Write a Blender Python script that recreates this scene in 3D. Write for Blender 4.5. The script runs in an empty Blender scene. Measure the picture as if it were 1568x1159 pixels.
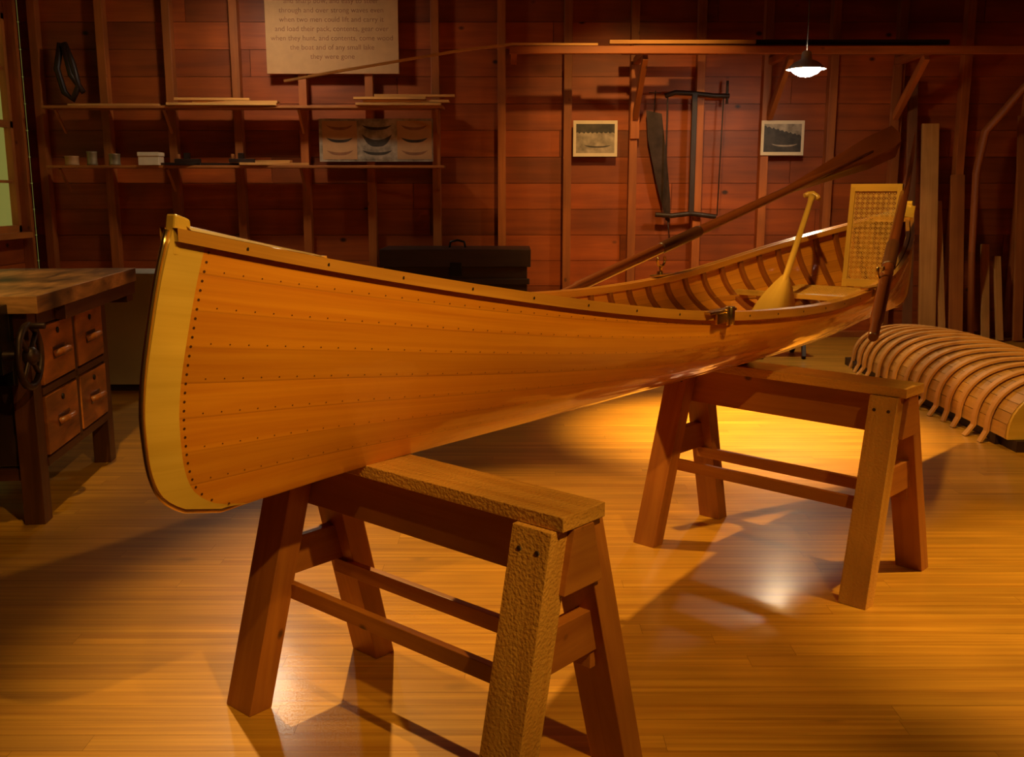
import bpy, bmesh, math, random
from mathutils import Vector, Matrix
random.seed(7)
sc = bpy.context.scene
try:
    sc.view_settings.view_transform = 'Standard'
    sc.view_settings.look = 'None'
except Exception as e:
    print(e)

# ------------------------------------------------------------------ materials
def new_mat(name):
    m = bpy.data.materials.new(name); m.use_nodes = True
    nt = m.node_tree
    b = nt.nodes["Principled BSDF"]
    return m, nt, b
def N(nt, t, **kw):
    n = nt.nodes.new(t)
    for k, v in kw.items():
        if k in n.inputs.keys(): n.inputs[k].default_value = v
        else: setattr(n, k, v)
    return n
def L(nt, a, b): nt.links.new(a, b)
def c4(c): return (c[0], c[1], c[2], 1)

def plain(name, col, rough=0.5, metal=0.0, coat=0.0, noise=0.25, nscale=12, bump=0.0, spec=0.5):
    m, nt, b = new_mat(name)
    tc = N(nt, "ShaderNodeTexCoord")
    nz = N(nt, "ShaderNodeTexNoise", Scale=nscale, Detail=4.0)
    L(nt, tc.outputs["Object"], nz.inputs["Vector"])
    r = N(nt, "ShaderNodeValToRGB")
    r.color_ramp.elements[0].position = 0.3; r.color_ramp.elements[1].position = 0.7
    r.color_ramp.elements[0].color = c4([x*(1-noise) for x in col])
    r.color_ramp.elements[1].color = c4([min(1, x*(1+noise)) for x in col])
    L(nt, nz.outputs["Fac"], r.inputs["Fac"]); L(nt, r.outputs["Color"], b.inputs["Base Color"])
    b.inputs["Roughness"].default_value = rough; b.inputs["Metallic"].default_value = metal
    b.inputs["Coat Weight"].default_value = coat; b.inputs["Coat Roughness"].default_value = 0.08
    b.inputs["Specular IOR Level"].default_value = spec
    if bump > 0:
        bp = N(nt, "ShaderNodeBump", Strength=bump, Distance=0.01)
        L(nt, nz.outputs["Fac"], bp.inputs["Height"]); L(nt, bp.outputs["Normal"], b.inputs["Normal"])
    return m

def wood(name, dark, light, rough=0.45, coat=0.0, gu=1.6, gv=28, knots=0.0, tone=0.0, bump=0.15, spec=0.5, coat_rough=0.08, knot_scale=3.0, mottle=0.24, pebble=0.0):
    """grain follows the U direction of the UV map (metres)"""
    m, nt, b = new_mat(name)
    uv = N(nt, "ShaderNodeUVMap"); uv.uv_map = "UVMap"
    mp = N(nt, "ShaderNodeMapping"); mp.inputs["Scale"].default_value = (gu, gv, 1)
    L(nt, uv.outputs["UV"], mp.inputs["Vector"])
    nz = N(nt, "ShaderNodeTexNoise", Scale=1.0, Detail=5.0, Roughness=0.6, Distortion=0.6)
    L(nt, mp.outputs["Vector"], nz.inputs["Vector"])
    r = N(nt, "ShaderNodeValToRGB")
    r.color_ramp.elements[0].position = 0.28; r.color_ramp.elements[1].position = 0.72
    r.color_ramp.elements[0].color = c4(dark); r.color_ramp.elements[1].color = c4(light)
    L(nt, nz.outputs["Fac"], r.inputs["Fac"])
    col = r.outputs["Color"]
    n2 = N(nt, "ShaderNodeTexNoise", Scale=2.2, Detail=2.0)
    L(nt, uv.outputs["UV"], n2.inputs["Vector"])
    mr = N(nt, "ShaderNodeMapRange"); mr.inputs["From Min"].default_value = 0.3; mr.inputs["From Max"].default_value = 0.7
    mr.inputs["To Min"].default_value = 1-mottle*1.1; mr.inputs["To Max"].default_value = 1+mottle*0.8
    L(nt, n2.outputs["Fac"], mr.inputs["Value"])
    mul = N(nt, "ShaderNodeVectorMath", operation='MULTIPLY')
    L(nt, col, mul.inputs[0]); L(nt, mr.outputs["Result"], mul.inputs[1])
    col = mul.outputs["Vector"]
    if tone > 0:
        at = N(nt, "ShaderNodeAttribute"); at.attribute_name = "tone"
        mr2 = N(nt, "ShaderNodeMapRange"); mr2.inputs["To Min"].default_value = 1-tone; mr2.inputs["To Max"].default_value = 1+tone
        L(nt, at.outputs["Fac"], mr2.inputs["Value"])
        mul2 = N(nt, "ShaderNodeVectorMath", operation='MULTIPLY')
        L(nt, col, mul2.inputs[0]); L(nt, mr2.outputs["Result"], mul2.inputs[1]); col = mul2.outputs["Vector"]
    if knots > 0:
        mp2 = N(nt, "ShaderNodeMapping"); mp2.inputs["Scale"].default_value = (knot_scale, knot_scale*1.5, 1)
        L(nt, uv.outputs["UV"], mp2.inputs["Vector"])
        vo = N(nt, "ShaderNodeTexVoronoi", Scale=1.0); L(nt, mp2.outputs["Vector"], vo.inputs["Vector"])
        rk = N(nt, "ShaderNodeValToRGB")
        rk.color_ramp.elements[0].position = 0.04; rk.color_ramp.elements[0].color = (knots, knots, knots, 1)
        rk.color_ramp.elements[1].position = 0.085; rk.color_ramp.elements[1].color = (0, 0, 0, 1)
        L(nt, vo.outputs["Distance"], rk.inputs["Fac"])
        mx = N(nt, "ShaderNodeMix", data_type='RGBA')
        L(nt, rk.outputs["Color"], mx.inputs["Factor"]); L(nt, col, mx.inputs[6])
        mx.inputs[7].default_value = c4([x*0.12 for x in dark]); col = mx.outputs[2]
    L(nt, col, b.inputs["Base Color"])
    b.inputs["Roughness"].default_value = rough
    b.inputs["Coat Weight"].default_value = coat; b.inputs["Coat Roughness"].default_value = coat_rough
    b.inputs["Specular IOR Level"].default_value = spec
    if bump > 0:
        bp = N(nt, "ShaderNodeBump", Strength=bump, Distance=0.003)
        L(nt, nz.outputs["Fac"], bp.inputs["Height"])
        out = bp.outputs["Normal"]
        if pebble > 0:
            n4 = N(nt, "ShaderNodeTexNoise", Scale=130.0, Detail=1.0); L(nt, uv.outputs["UV"], n4.inputs["Vector"])
            bq = N(nt, "ShaderNodeBump", Strength=pebble, Distance=0.004); L(nt, n4.outputs["Fac"], bq.inputs["Height"]); L(nt, out, bq.inputs["Normal"])
            out = bq.outputs["Normal"]; L(nt, out, b.inputs["Coat Normal"])
        L(nt, out, b.inputs["Normal"])
    return m

def hull_mat(name, dark, light, line=0.35, coat=1.0, nstr=8.0, rough=0.35):
    m, nt, b = new_mat(name)
    uv = N(nt, "ShaderNodeUVMap"); uv.uv_map = "UVMap"
    sp = N(nt, "ShaderNodeSeparateXYZ"); L(nt, uv.outputs["UV"], sp.inputs[0])
    ms = N(nt, "ShaderNodeMath", operation='MULTIPLY'); ms.inputs[1].default_value = nstr
    L(nt, sp.outputs["Y"], ms.inputs[0])
    fl = N(nt, "ShaderNodeMath", operation='FLOOR'); L(nt, ms.outputs[0], fl.inputs[0])
    fr = N(nt, "ShaderNodeMath", operation='FRACT'); L(nt, ms.outputs[0], fr.inputs[0])
    wn = N(nt, "ShaderNodeTexWhiteNoise", noise_dimensions='1D'); L(nt, fl.outputs[0], wn.inputs["W"])
    cb = N(nt, "ShaderNodeCombineXYZ")
    a = N(nt, "ShaderNodeMath", operation='MULTIPLY'); a.inputs[1].default_value = 1.3; L(nt, sp.outputs["X"], a.inputs[0])
    c = N(nt, "ShaderNodeMath", operation='MULTIPLY'); c.inputs[1].default_value = 26.0; L(nt, sp.outputs["Y"], c.inputs[0])
    L(nt, a.outputs[0], cb.inputs[0]); L(nt, c.outputs[0], cb.inputs[1]); L(nt, wn.outputs["Value"], cb.inputs[2])
    nz = N(nt, "ShaderNodeTexNoise", Scale=1.0, Detail=5.0, Roughness=0.6, Distortion=0.5); L(nt, cb.outputs[0], nz.inputs["Vector"])
    r = N(nt, "ShaderNodeValToRGB")
    r.color_ramp.elements[0].position = 0.25; r.color_ramp.elements[1].position = 0.75
    r.color_ramp.elements[0].color = c4(dark); r.color_ramp.elements[1].color = c4(light)
    L(nt, nz.outputs["Fac"], r.inputs["Fac"])
    mr = N(nt, "ShaderNodeMapRange"); mr.inputs["To Min"].default_value = 0.88; mr.inputs["To Max"].default_value = 1.08
    L(nt, wn.outputs["Value"], mr.inputs["Value"])
    mul = N(nt, "ShaderNodeVectorMath", operation='MULTIPLY'); L(nt, r.outputs["Color"], mul.inputs[0]); L(nt, mr.outputs["Result"], mul.inputs[1])
    ln = N(nt, "ShaderNodeValToRGB")
    ln.color_ramp.elements[0].position = 0.0; ln.color_ramp.elements[0].color = (1-line, 1-line*1.15, 1-line*1.2, 1)
    ln.color_ramp.elements[1].position = 0.06; ln.color_ramp.elements[1].color = (1, 1, 1, 1)
    L(nt, fr.outputs[0], ln.inputs["Fac"])
    mul2 = N(nt, "ShaderNodeVectorMath", operation='MULTIPLY'); L(nt, mul.outputs[0], mul2.inputs[0]); L(nt, ln.outputs["Color"], mul2.inputs[1])
    L(nt, mul2.outputs[0], b.inputs["Base Color"])
    b.inputs["Roughness"].default_value = rough
    b.inputs["Coat Weight"].default_value = coat; b.inputs["Coat Roughness"].default_value = 0.05
    bp = N(nt, "ShaderNodeBump", Strength=0.25, Distance=0.002)
    L(nt, ln.outputs["Color"], bp.inputs["Height"]); L(nt, bp.outputs["Normal"], b.inputs["Normal"])
    n3 = N(nt, "ShaderNodeTexNoise", Scale=1.0, Detail=1.0)
    cb2 = N(nt, "ShaderNodeCombineXYZ"); a2 = N(nt, "ShaderNodeMath", operation='MULTIPLY'); a2.inputs[1].default_value = 5.0
    L(nt, sp.outputs["X"], a2.inputs[0]); L(nt, a2.outputs[0], cb2.inputs[0]); L(nt, ms.outputs[0], cb2.inputs[1])
    L(nt, cb2.outputs[0], n3.inputs["Vector"])
    bp2 = N(nt, "ShaderNodeBump", Strength=0.6, Distance=0.014); L(nt, n3.outputs["Fac"], bp2.inputs["Height"])
    L(nt, bp2.outputs["Normal"], b.inputs["Coat Normal"])
    return m

def emis(name, col, s):
    m, nt, b = new_mat(name)
    b.inputs["Base Color"].default_value = c4(col)
    b.inputs["Emission Color"].default_value = c4(col); b.inputs["Emission Strength"].default_value = s
    return m

M_hull = hull_mat("varnished_cedar_planking", (0.60, 0.175, 0.005), (0.80, 0.30, 0.012), line=0.28)
M_hullin = hull_mat("varnished_cedar_inside", (0.56, 0.19, 0.012), (0.74, 0.29, 0.025), line=0.5)
M_stem = wood("varnished_spruce_stem", (0.72, 0.40, 0.04), (0.86, 0.52, 0.07), rough=0.35, coat=1.0, gu=1.0, gv=20, bump=0.03)
M_rail = wood("varnished_gunwale", (0.52, 0.20, 0.018), (0.72, 0.33, 0.04), rough=0.35, coat=0.8, bump=0.03)
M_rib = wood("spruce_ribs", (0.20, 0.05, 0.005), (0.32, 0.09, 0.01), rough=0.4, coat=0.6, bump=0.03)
M_cherry = wood("cherry_oar", (0.12, 0.027, 0.006), (0.20, 0.05, 0.010), rough=0.35, coat=0.5, bump=0.03)
M_paddle = wood("maple_paddle", (0.50, 0.26, 0.035), (0.66, 0.38, 0.06), rough=0.35, coat=0.5, bump=0.03)
M_cane = plain("woven_cane", (0.66, 0.36, 0.06), rough=0.5, noise=0.15, nscale=40)
M_brass = plain("polished_brass", (0.85, 0.6, 0.22), rough=0.25, metal=1.0, noise=0.1)
M_tack = plain("copper_tacks", (0.12, 0.04, 0.012), rough=0.4, metal=0.5, noise=0.1)
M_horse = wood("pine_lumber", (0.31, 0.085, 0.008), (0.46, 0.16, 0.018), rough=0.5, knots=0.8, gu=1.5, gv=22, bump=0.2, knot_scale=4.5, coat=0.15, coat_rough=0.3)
M_horse_lit = wood("pine_lumber_lit", (0.50, 0.21, 0.025), (0.72, 0.36, 0.06), rough=0.45, knots=0.7, gu=1.5, gv=22, bump=0.25, knot_scale=4.0, coat=0.5, coat_rough=0.2, pebble=0.8)  # brighter copy of the sawhorse pine, strong light painted into the colour
M_floor = wood("oak_strip_floor", (0.40, 0.155, 0.008), (0.72, 0.355, 0.030), rough=0.42, coat=0.6, gu=0.9, gv=46, tone=0.08, bump=0.12, coat_rough=0.18, mottle=0.15, knots=0.35, knot_scale=1.6)
M_gap = plain("floor_gap", (0.16, 0.07, 0.01), rough=0.8)
M_wall = wood("pine_wall_boards", (0.25, 0.043, 0.005), (0.42, 0.085, 0.009), rough=0.5, knots=0.97, gu=0.9, gv=14, tone=0.30, bump=0.1, knot_scale=2.2)
M_stud = wood("pine_studs", (0.32, 0.076, 0.010), (0.48, 0.132, 0.018), rough=0.55, knots=0.7, gu=1.0, gv=20, tone=0.2, bump=0.1)
M_shelf = wood("pine_shelf", (0.36, 0.10, 0.015), (0.54, 0.18, 0.03), rough=0.6, gu=1.0, gv=20)
M_lum = wood("light_lumber", (0.58, 0.24, 0.05), (0.80, 0.40, 0.10), rough=0.6, gu=1.0, gv=20)
M_dull = wood("aged_plank", (0.15, 0.05, 0.014), (0.24, 0.085, 0.024), rough=0.7, gu=1.0, gv=16)
M_dark = wood("dark_stained_wood", (0.022, 0.008, 0.004), (0.045, 0.016, 0.007), rough=0.5, gu=1.5, gv=20)
M_bench = wood("workbench_frame", (0.050, 0.014, 0.005), (0.11, 0.034, 0.009), rough=0.4, gu=1.5, gv=20)
M_top = wood("workbench_top", (0.04, 0.016, 0.007), (0.62, 0.30, 0.10), rough=0.4, gu=3.2, gv=11, bump=0.6, mottle=0.8)
M_drawer = wood("oak_drawer", (0.14, 0.034, 0.007), (0.62, 0.20, 0.032), rough=0.35, gu=3.0, gv=11, mottle=0.55, coat=0.3)
M_iron = plain("cast_iron", (0.012, 0.011, 0.010), rough=0.35, metal=0.6, noise=0.3)
M_steel = plain("old_steel", (0.05, 0.028, 0.02), rough=0.45, metal=0.7, noise=0.4)
M_screw = plain("screw_heads", (0.03, 0.012, 0.006), rough=0.5)
M_paper = plain("cream_paper", (0.55, 0.28, 0.11), rough=0.7, noise=0.06)
M_mat = plain("photo_mat_white", (0.80, 0.62, 0.40), rough=0.7, noise=0.05)
M_ink = plain("faded_ink", (0.30, 0.12, 0.05), rough=0.8)
M_photo = plain("photo_grey", (0.36, 0.27, 0.18), rough=0.5, noise=0.5, nscale=14)
M_photod = plain("photo_dark", (0.05, 0.035, 0.024), rough=0.5, noise=0.5, nscale=14)
M_white = plain("painted_white_panel", (0.42, 0.36, 0.26), rough=0.6, noise=0.1, nscale=3)
M_enamel = plain("white_enamel", (0.85, 0.82, 0.75), rough=0.25, noise=0.02)
M_bulb = emis("glowing_bulb", (1.0, 0.86, 0.62), 120)
M_ceil = wood("ceiling_boards", (0.06, 0.018, 0.005), (0.11, 0.03, 0.008), rough=0.7, gu=1, gv=10)
M_form = wood("form_strips", (0.42, 0.19, 0.03), (0.60, 0.30, 0.06), rough=0.6, gu=1, gv=20)
M_rope = plain("cord_black", (0.02, 0.015, 0.012), rough=0.7)
M_tin = plain("tin_can", (0.3, 0.22, 0.12), rough=0.4, metal=0.3, noise=0.3)

# ------------------------------------------------------------------ mesh builder
class B:
    def __init__(s, name):
        s.name = name; s.bm = bmesh.new(); s.mats = []
        s.uv = s.bm.loops.layers.uv.new("UVMap")
        s.tn = s.bm.faces.layers.float.new("tone")
    def mi(s, m):
        if m not in s.mats: s.mats.append(m)
        return s.mats.index(m)
    def face(s, vs, mat, uvs=None, smooth=False, tone=0.5):
        try: f = s.bm.faces.new(vs)
        except ValueError: return None
        f.material_index = s.mi(mat); f.smooth = smooth; f[s.tn] = tone
        if uvs:
            for l, u in zip(f.loops, uvs): l[s.uv].uv = u
        return f
    def hexa(s, P, mat, axis=0, tone=None):
        if tone is None: tone = random.random()
        P = [Vector(p) for p in P]
        dx = (P[1]-P[0]).length; dy = (P[3]-P[0]).length; dz = (P[4]-P[0]).length
        loc = [(0,0,0),(dx,0,0),(dx,dy,0),(0,dy,0),(0,0,dz),(dx,0,dz),(dx,dy,dz),(0,dy,dz)]
        vs = [s.bm.verts.new(p) for p in P]
        ou, ov = random.uniform(0, 50), random.uniform(0, 50)
        for f, nrm in (((0,3,2,1),2),((4,5,6,7),2),((0,1,5,4),1),((2,3,7,6),1),((1,2,6,5),0),((3,0,4,7),0)):
            ax = [a for a in (0,1,2) if a != nrm]
            if axis in ax: ua = axis; va = [a for a in ax if a != axis][0]
            else: ua, va = ax
            s.face([vs[i] for i in f], mat, [(loc[i][ua]+ou, loc[i][va]+ov+nrm*3.3) for i in f], tone=tone)
    def box(s, c, d, mat, R=None, tone=None):
        c = Vector(c); h = [x/2 for x in d]
        P = []
        for z in (-1, 1):
            for x, y in ((-1,-1),(1,-1),(1,1),(-1,1)):
                v = Vector((x*h[0], y*h[1], z*h[2]))
                if R is not None: v = R @ v
                P.append(c+v)
        s.hexa(P, mat, axis=max(range(3), key=lambda i: d[i]), tone=tone)
    def bx(s, x0, x1, y0, y1, z0, z1, mat, tone=None):
        s.box(((x0+x1)/2, (y0+y1)/2, (z0+z1)/2), (x1-x0, y1-y0, z1-z0), mat, tone=tone)
    def bar(s, p0, p1, w, t, mat, up=(0,0,1)):
        p0 = Vector(p0); p1 = Vector(p1); d = (p1-p0); ln = d.length; d.normalize()
        up = Vector(up); side = d.cross(up)
        if side.length < 1e-4: side = d.cross(Vector((0,1,0)))
        side.normalize(); u2 = side.cross(d).normalized()
        R = Matrix((d, side, u2)).transposed()
        s.box((p0+p1)/2, (ln, w, t), mat, R=R)
    def prism(s, b0, b1, wx, wy, mat):
        P = []
        for b in (b0, b1):
            for x, y in ((-1,-1),(1,-1),(1,1),(-1,1)):
                P.append((b[0]+x*wx/2, b[1]+y*wy/2, b[2]))
        s.hexa(P, mat, axis=2)
    def tube(s, pts, rad, mat, n=10, closed=False, caps=True, squash=None):
        pts = [Vector(p) for p in pts]; m = len(pts)
        if not isinstance(rad, (list, tuple)): rad = [rad]*m
        rings = []; prev = None; dist = 0
        us = []
        for i in range(m):
            if closed: d = pts[(i+1) % m]-pts[i-1]
            else: d = pts[min(i+1, m-1)]-pts[max(i-1, 0)]
            d.normalize()
            if prev is None:
                a = Vector((0,0,1)) if abs(d.z) < 0.9 else Vector((1,0,0))
                x = d.cross(a).normalized()
            else: x = (prev - d*prev.dot(d)).normalized()
            prev = x; y = d.cross(x)
            sq = squash if squash else 1.0
            rings.append([s.bm.verts.new(pts[i]+(x*math.cos(2*math.pi*k/n)+y*math.sin(2*math.pi*k/n)*sq)*rad[i]) for k in range(n)])
            if i: dist += (pts[i]-pts[i-1]).length
            us.append(dist)
        R = range(m) if closed else range(m-1)
        for i in R:
            j = (i+1) % m
            for k in range(n):
                k2 = (k+1) % n
                s.face([rings[i][k], rings[i][k2], rings[j][k2], rings[j][k]], mat,
                       [(us[i], k*0.02), (us[i], (k+1)*0.02), (us[i]+0.1, (k+1)*0.02), (us[i]+0.1, k*0.02)], smooth=True)
        if caps and not closed:
            s.face(rings[0][::-1], mat, [(0,0)]*n); s.face(rings[-1], mat, [(0,0)]*n)
    def cyl(s, p0, p1, r, mat, n=16, r1=None):
        s.tube([p0, p1], [r, r if r1 is None else r1], mat, n=n)
    def ring(s, c, axis, R, r, mat, n=28):
        axis = Vector(axis).normalized(); a = Vector((0,0,1)) if abs(axis.z) < 0.9 else Vector((1,0,0))
        x = axis.cross(a).normalized(); y = axis.cross(x); c = Vector(c)
        s.tube([c+(x*math.cos(2*math.pi*k/n)+y*math.sin(2*math.pi*k/n))*R for k in range(n)], r, mat, n=8, closed=True)
    def lathe(s, c, prof, mat, n=28, axis=(0,0,1)):
        c = Vector(c); ax = Vector(axis).normalized(); a = Vector((1,0,0)) if abs(ax.x) < 0.9 else Vector((0,1,0))
        x = ax.cross(a).normalized(); y = ax.cross(x)
        rings = []
        for r, z in prof:
            rings.append([s.bm.verts.new(c+ax*z+(x*math.cos(2*math.pi*k/n)+y*math.sin(2*math.pi*k/n))*max(r, 1e-4)) for k in range(n)])
        for i in range(len(prof)-1):
            for k in range(n):
                k2 = (k+1) % n
                s.face([rings[i][k], rings[i][k2], rings[i+1][k2], rings[i+1][k]], mat, [(0,0),(0.05,0),(0.05,0.05),(0,0.05)], smooth=True)
    def grid(s, G, mat, UV, matfn=None, smooth=True):
        V = [[s.bm.verts.new(p) for p in row] for row in G]
        for i in range(len(G)-1):
            for j in range(len(G[0])-1):
                mm = matfn(i, j) if matfn else mat
                s.face([V[i][j], V[i+1][j], V[i+1][j+1], V[i][j+1]], mm, [UV[i][j], UV[i+1][j], UV[i+1][j+1], UV[i][j+1]], smooth=smooth)
        return V
    def disc(s, c, nrm, r, mat, n=6):
        nrm = Vector(nrm).normalized(); a = Vector((0,0,1)) if abs(nrm.z) < 0.9 else Vector((1,0,0))
        x = nrm.cross(a).normalized(); y = nrm.cross(x); c = Vector(c)
        s.face([s.bm.verts.new(c+(x*math.cos(2*math.pi*k/n)+y*math.sin(2*math.pi*k/n))*r) for k in range(n)], mat, [(0,0)]*n)
    def finish(s, loc=(0,0,0), rz=0.0, bevel=0.0, parent=None, recalc=True):
        if recalc: bmesh.ops.recalc_face_normals(s.bm, faces=s.bm.faces)
        me = bpy.data.meshes.new(s.name); s.bm.to_mesh(me); s.bm.free()
        for m in s.mats: me.materials.append(m)
        o = bpy.data.objects.new(s.name, me); bpy.context.collection.objects.link(o)
        o.location = loc; o.rotation_euler = (0, 0, rz)
        if bevel > 0:
            md = o.modifiers.new("bevel", 'BEVEL'); md.width = bevel; md.segments = 2; md.limit_method = 'ANGLE'; md.angle_limit = math.radians(50)
        if parent: o.parent = parent
        return o

def empty(name, loc=(0,0,0), rz=0):
    e = bpy.data.objects.new(name, None); bpy.context.collection.objects.link(e)
    e.location = loc; e.rotation_euler = (0,0,rz); e.empty_display_size = 0.1
    return e

# ------------------------------------------------------------------ room
XL, XR, YF, YB, ZC = -4.40, 4.90, -2.2, 9.30, 3.6
b = B("floor")
y = YF
while y < YB:
    x = XL - random.uniform(0, 1.0)
    while x < XR:
        ln = random.uniform(0.9, 2.6); x0 = max(x, XL); x1 = min(x+ln, XR)
        if x1 > x0+0.01:
            g = 0.0004
            ou, ov = random.uniform(0, 60), random.uniform(0, 60)
            vs = [b.bm.verts.new(p) for p in ((x0+g, y+g, 0), (x1-g, y+g, 0), (x1-g, y+0.072-g, 0), (x0+g, y+0.072-g, 0))]
            b.face(vs, M_floor, [(ou, ov), (ou+x1-x0, ov), (ou+x1-x0, ov+0.07), (ou, ov+0.07)], tone=random.random())
        x += ln
    y += 0.072
b.bx(XL, XR, YF, YB+0.1, -0.06, -0.0015, M_gap)
b.finish(recalc=False)

def board_wall(name, axis, fixed, a0, a1, thick, hole=None):
    b = B(name); z = 0.0; k = 0
    while z < ZC:
        zt = min(z+0.235, ZC)
        a = a0 - random.uniform(0, 2.4)
        while a < a1:
            ln = random.choice((2.37, 3.55, 4.74)); s0 = max(a, a0); s1 = min(a+ln, a1)
            a += ln
            if s1 <= s0+0.01: continue
            segs = [(s0, s1, z, zt)]
            if hole:
                h0, h1, hz0, hz1 = hole
                out = []
                for (p, q, u, v) in segs:
                    if q <= h0 or p >= h1 or v <= hz0 or u >= hz1: out.append((p, q, u, v)); continue
                    if p < h0: out.append((p, h0, u, v))
                    if q > h1: out.append((h1, q, u, v))
                    if u < hz0: out.append((max(p, h0), min(q, h1), u, hz0))
                    if v > hz1: out.append((max(p, h0), min(q, h1), hz1, v))
                segs = out
            t = random.random()
            for (p, q, u, v) in segs:
                g = 0.002
                if axis == 'x': b.bx(p+g, q-g, min(fixed, fixed+thick), max(fixed, fixed+thick), u+g, v-g, M_wall, tone=t)
                else: b.bx(min(fixed, fixed+thick), max(fixed, fixed+thick), p+g, q-g, u+g, v-g, M_wall, tone=t)
        z += 0.235
    if axis == 'x': b.bx(a0, a1, fixed+(thick if thick > 0 else thick-0.02), fixed+(thick+0.02 if thick > 0 else thick), 0, ZC, M_dark)
    return b
wb = board_wall("wall_back", 'x', YB, XL, XR, 0.02); wb.finish()
wf = board_wall("wall_front", 'x', YF, XL, XR, -0.02); wf.finish()
wr = board_wall("wall_right", 'y', XR, YF, YB, 0.02); wr.bx(XR+0.02, XR+0.04, YF, YB, 0, ZC, M_dark); wr.finish()
wl = board_wall("wall_left", 'y', XL, YF, YB, -0.02, hole=(7.66, 8.98, 0.98, 2.84))
wl.bx(XL-0.04, XL-0.02, YF, 7.66, 0, ZC, M_dark); wl.bx(XL-0.04, XL-0.02, 8.98, YB, 0, ZC, M_dark)
wl.bx(XL-0.04, XL-0.02, 7.66, 8.98, 0, 0.98, M_dark); wl.bx(XL-0.04, XL-0.02, 7.66, 8.98, 2.84, ZC, M_dark)
wl.finish()
b = B("ceiling"); b.bx(XL, XR, YF, YB, ZC, ZC+0.04, M_ceil)
y = YF+0.4
while y < YB: b.bx(XL, XR, y-0.025, y+0.025, ZC-0.14, ZC, M_ceil); y += 0.61
b.finish()
b = B("trim_back_studs")
xs = 0.50-0.592*8
while xs < XR-0.05:
    if xs > XL+0.05: b.bx(xs-0.036, xs+0.036, YB-0.10, YB-0.001, 0, ZC-0.15, M_stud)
    xs += 0.592
b.bx(XL, XR, YB-0.101, YB-0.001, 0, 0.05, M_stud)
b.finish(bevel=0.003)
b = B("trim_left_studs")
for ys in [0.4+0.61*k for k in range(-3, 12)]+[7.58, 9.06]: b.bx(XL+0.001, XL+0.09, ys-0.025, ys+0.025, 0, ZC-0.15, M_stud)
b.finish(bevel=0.003)
b = B("trim_right_studs")
for ys in [0.4+0.61*k for k in range(-3, 15)]: b.bx(XR-0.09, XR-0.001, ys-0.025, ys+0.025, 0, ZC-0.15, M_stud)
b.finish(bevel=0.003)

gm, gnt, gb = new_mat("window_glass")
tr = N(gnt, "ShaderNodeBsdfTransparent"); gl = N(gnt, "ShaderNodeBsdfGlossy"); gl.inputs["Roughness"].default_value = 0.02
mxs = N(gnt, "ShaderNodeMixShader"); mxs.inputs[0].default_value = 0.08
L(gnt, tr.outputs[0], mxs.inputs[1]); L(gnt, gl.outputs[0], mxs.inputs[2])
L(gnt, mxs.outputs[0], gnt.nodes["Material Output"].inputs["Surface"])
b = B("window_1")
y0, y1, z0, z1 = 7.66, 8.98, 0.98, 2.84
for (a, c, d, e) in ((y0, y0+0.05, z0, z1), (y1-0.05, y1, z0, z1), (y0, y1, z0, z0+0.06), (y0, y1, z1-0.05, z1), (y0, y1, 1.88, 1.94)):
    b.bx(XL-0.03, XL+0.03, a, c, d, e, M_shelf)
for yy in (8.09, 8.53): b.bx(XL-0.02, XL+0.01, yy-0.012, yy+0.012, z0, z1, M_shelf)
for zz in (1.42, 2.38): b.bx(XL-0.02, XL+0.01, y0, y1, zz-0.012, zz+0.012, M_shelf)
b.bx(XL+0.0, XL+0.11, y0-0.08, y1+0.03, z0-0.05, z0, M_shelf)
b.bx(XL-0.008, XL-0.005, y0+0.02, y1-0.02, z0+0.02, z1-0.02, gm)
b.finish(bevel=0.003)

# ------------------------------------------------------------------ guideboat
A = Vector((-0.72, 1.90)); U = Vector((0.631, 0.775)).normalized(); Nn = Vector((U.y, -U.x)); LEN = 4.58
def W(s, l, z): p = A+U*s+Nn*l; return Vector((p.x, p.y, z))
def cr(xs, ys, x):
    if x <= xs[0]: return ys[0]
    if x >= xs[-1]: return ys[-1]
    for i in range(len(xs)-1):
        if x <= xs[i+1]: break
    h = xs[i+1]-xs[i]; t = (x-xs[i])/h
    def m(k):
        if k <= 0: return (ys[1]-ys[0])/(xs[1]-xs[0])
        if k >= len(xs)-1: return (ys[-1]-ys[-2])/(xs[-1]-xs[-2])
        return (ys[k+1]-ys[k-1])/(xs[k+1]-xs[k-1])
    m0, m1 = m(i)*h, m(i+1)*h
    return (2*t**3-3*t**2+1)*ys[i]+(t**3-2*t**2+t)*m0+(-2*t**3+3*t**2)*ys[i+1]+(t**3-t**2)*m1
kW = [0.08, 0.3, 0.52, 0.77, 1.1, 1.45, 1.8, 2.29]; vW = [0.014, 0.078, 0.15, 0.235, 0.325, 0.397, 0.44, 0.465]
kW = kW+[4.58-k for k in kW[-2::-1]]; vW = vW+vW[-2::-1]
kS = [0.08, 0.3, 0.52, 0.77, 1.1, 1.45, 1.8, 2.29, 2.78, 3.13, 3.48, 3.9, 4.2, 4.5]
vS = [1.250, 1.198, 1.150, 1.100, 1.042, 0.994, 0.966, 0.952, 0.970, 1.012, 1.070, 1.140, 1.192, 1.25]
kX = [0, .03, .12, .33, .5, .7, .85, 1.0]; vX = [.165, .085, .022, 0, .006, .03, .052, .08]
def top_s(t): return 0.08+t*(LEN-0.16)
def wid(t): return cr(kW, vW, top_s(t))
def sheer(t): return cr(kS, vS, top_s(t))
def keel(t): return 0.683+0.010*(t*LEN-0.6)-0.018*math.exp(-(t*LEN/0.30)**2)
def stemx(v): return cr(kX, vX, v)
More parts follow.
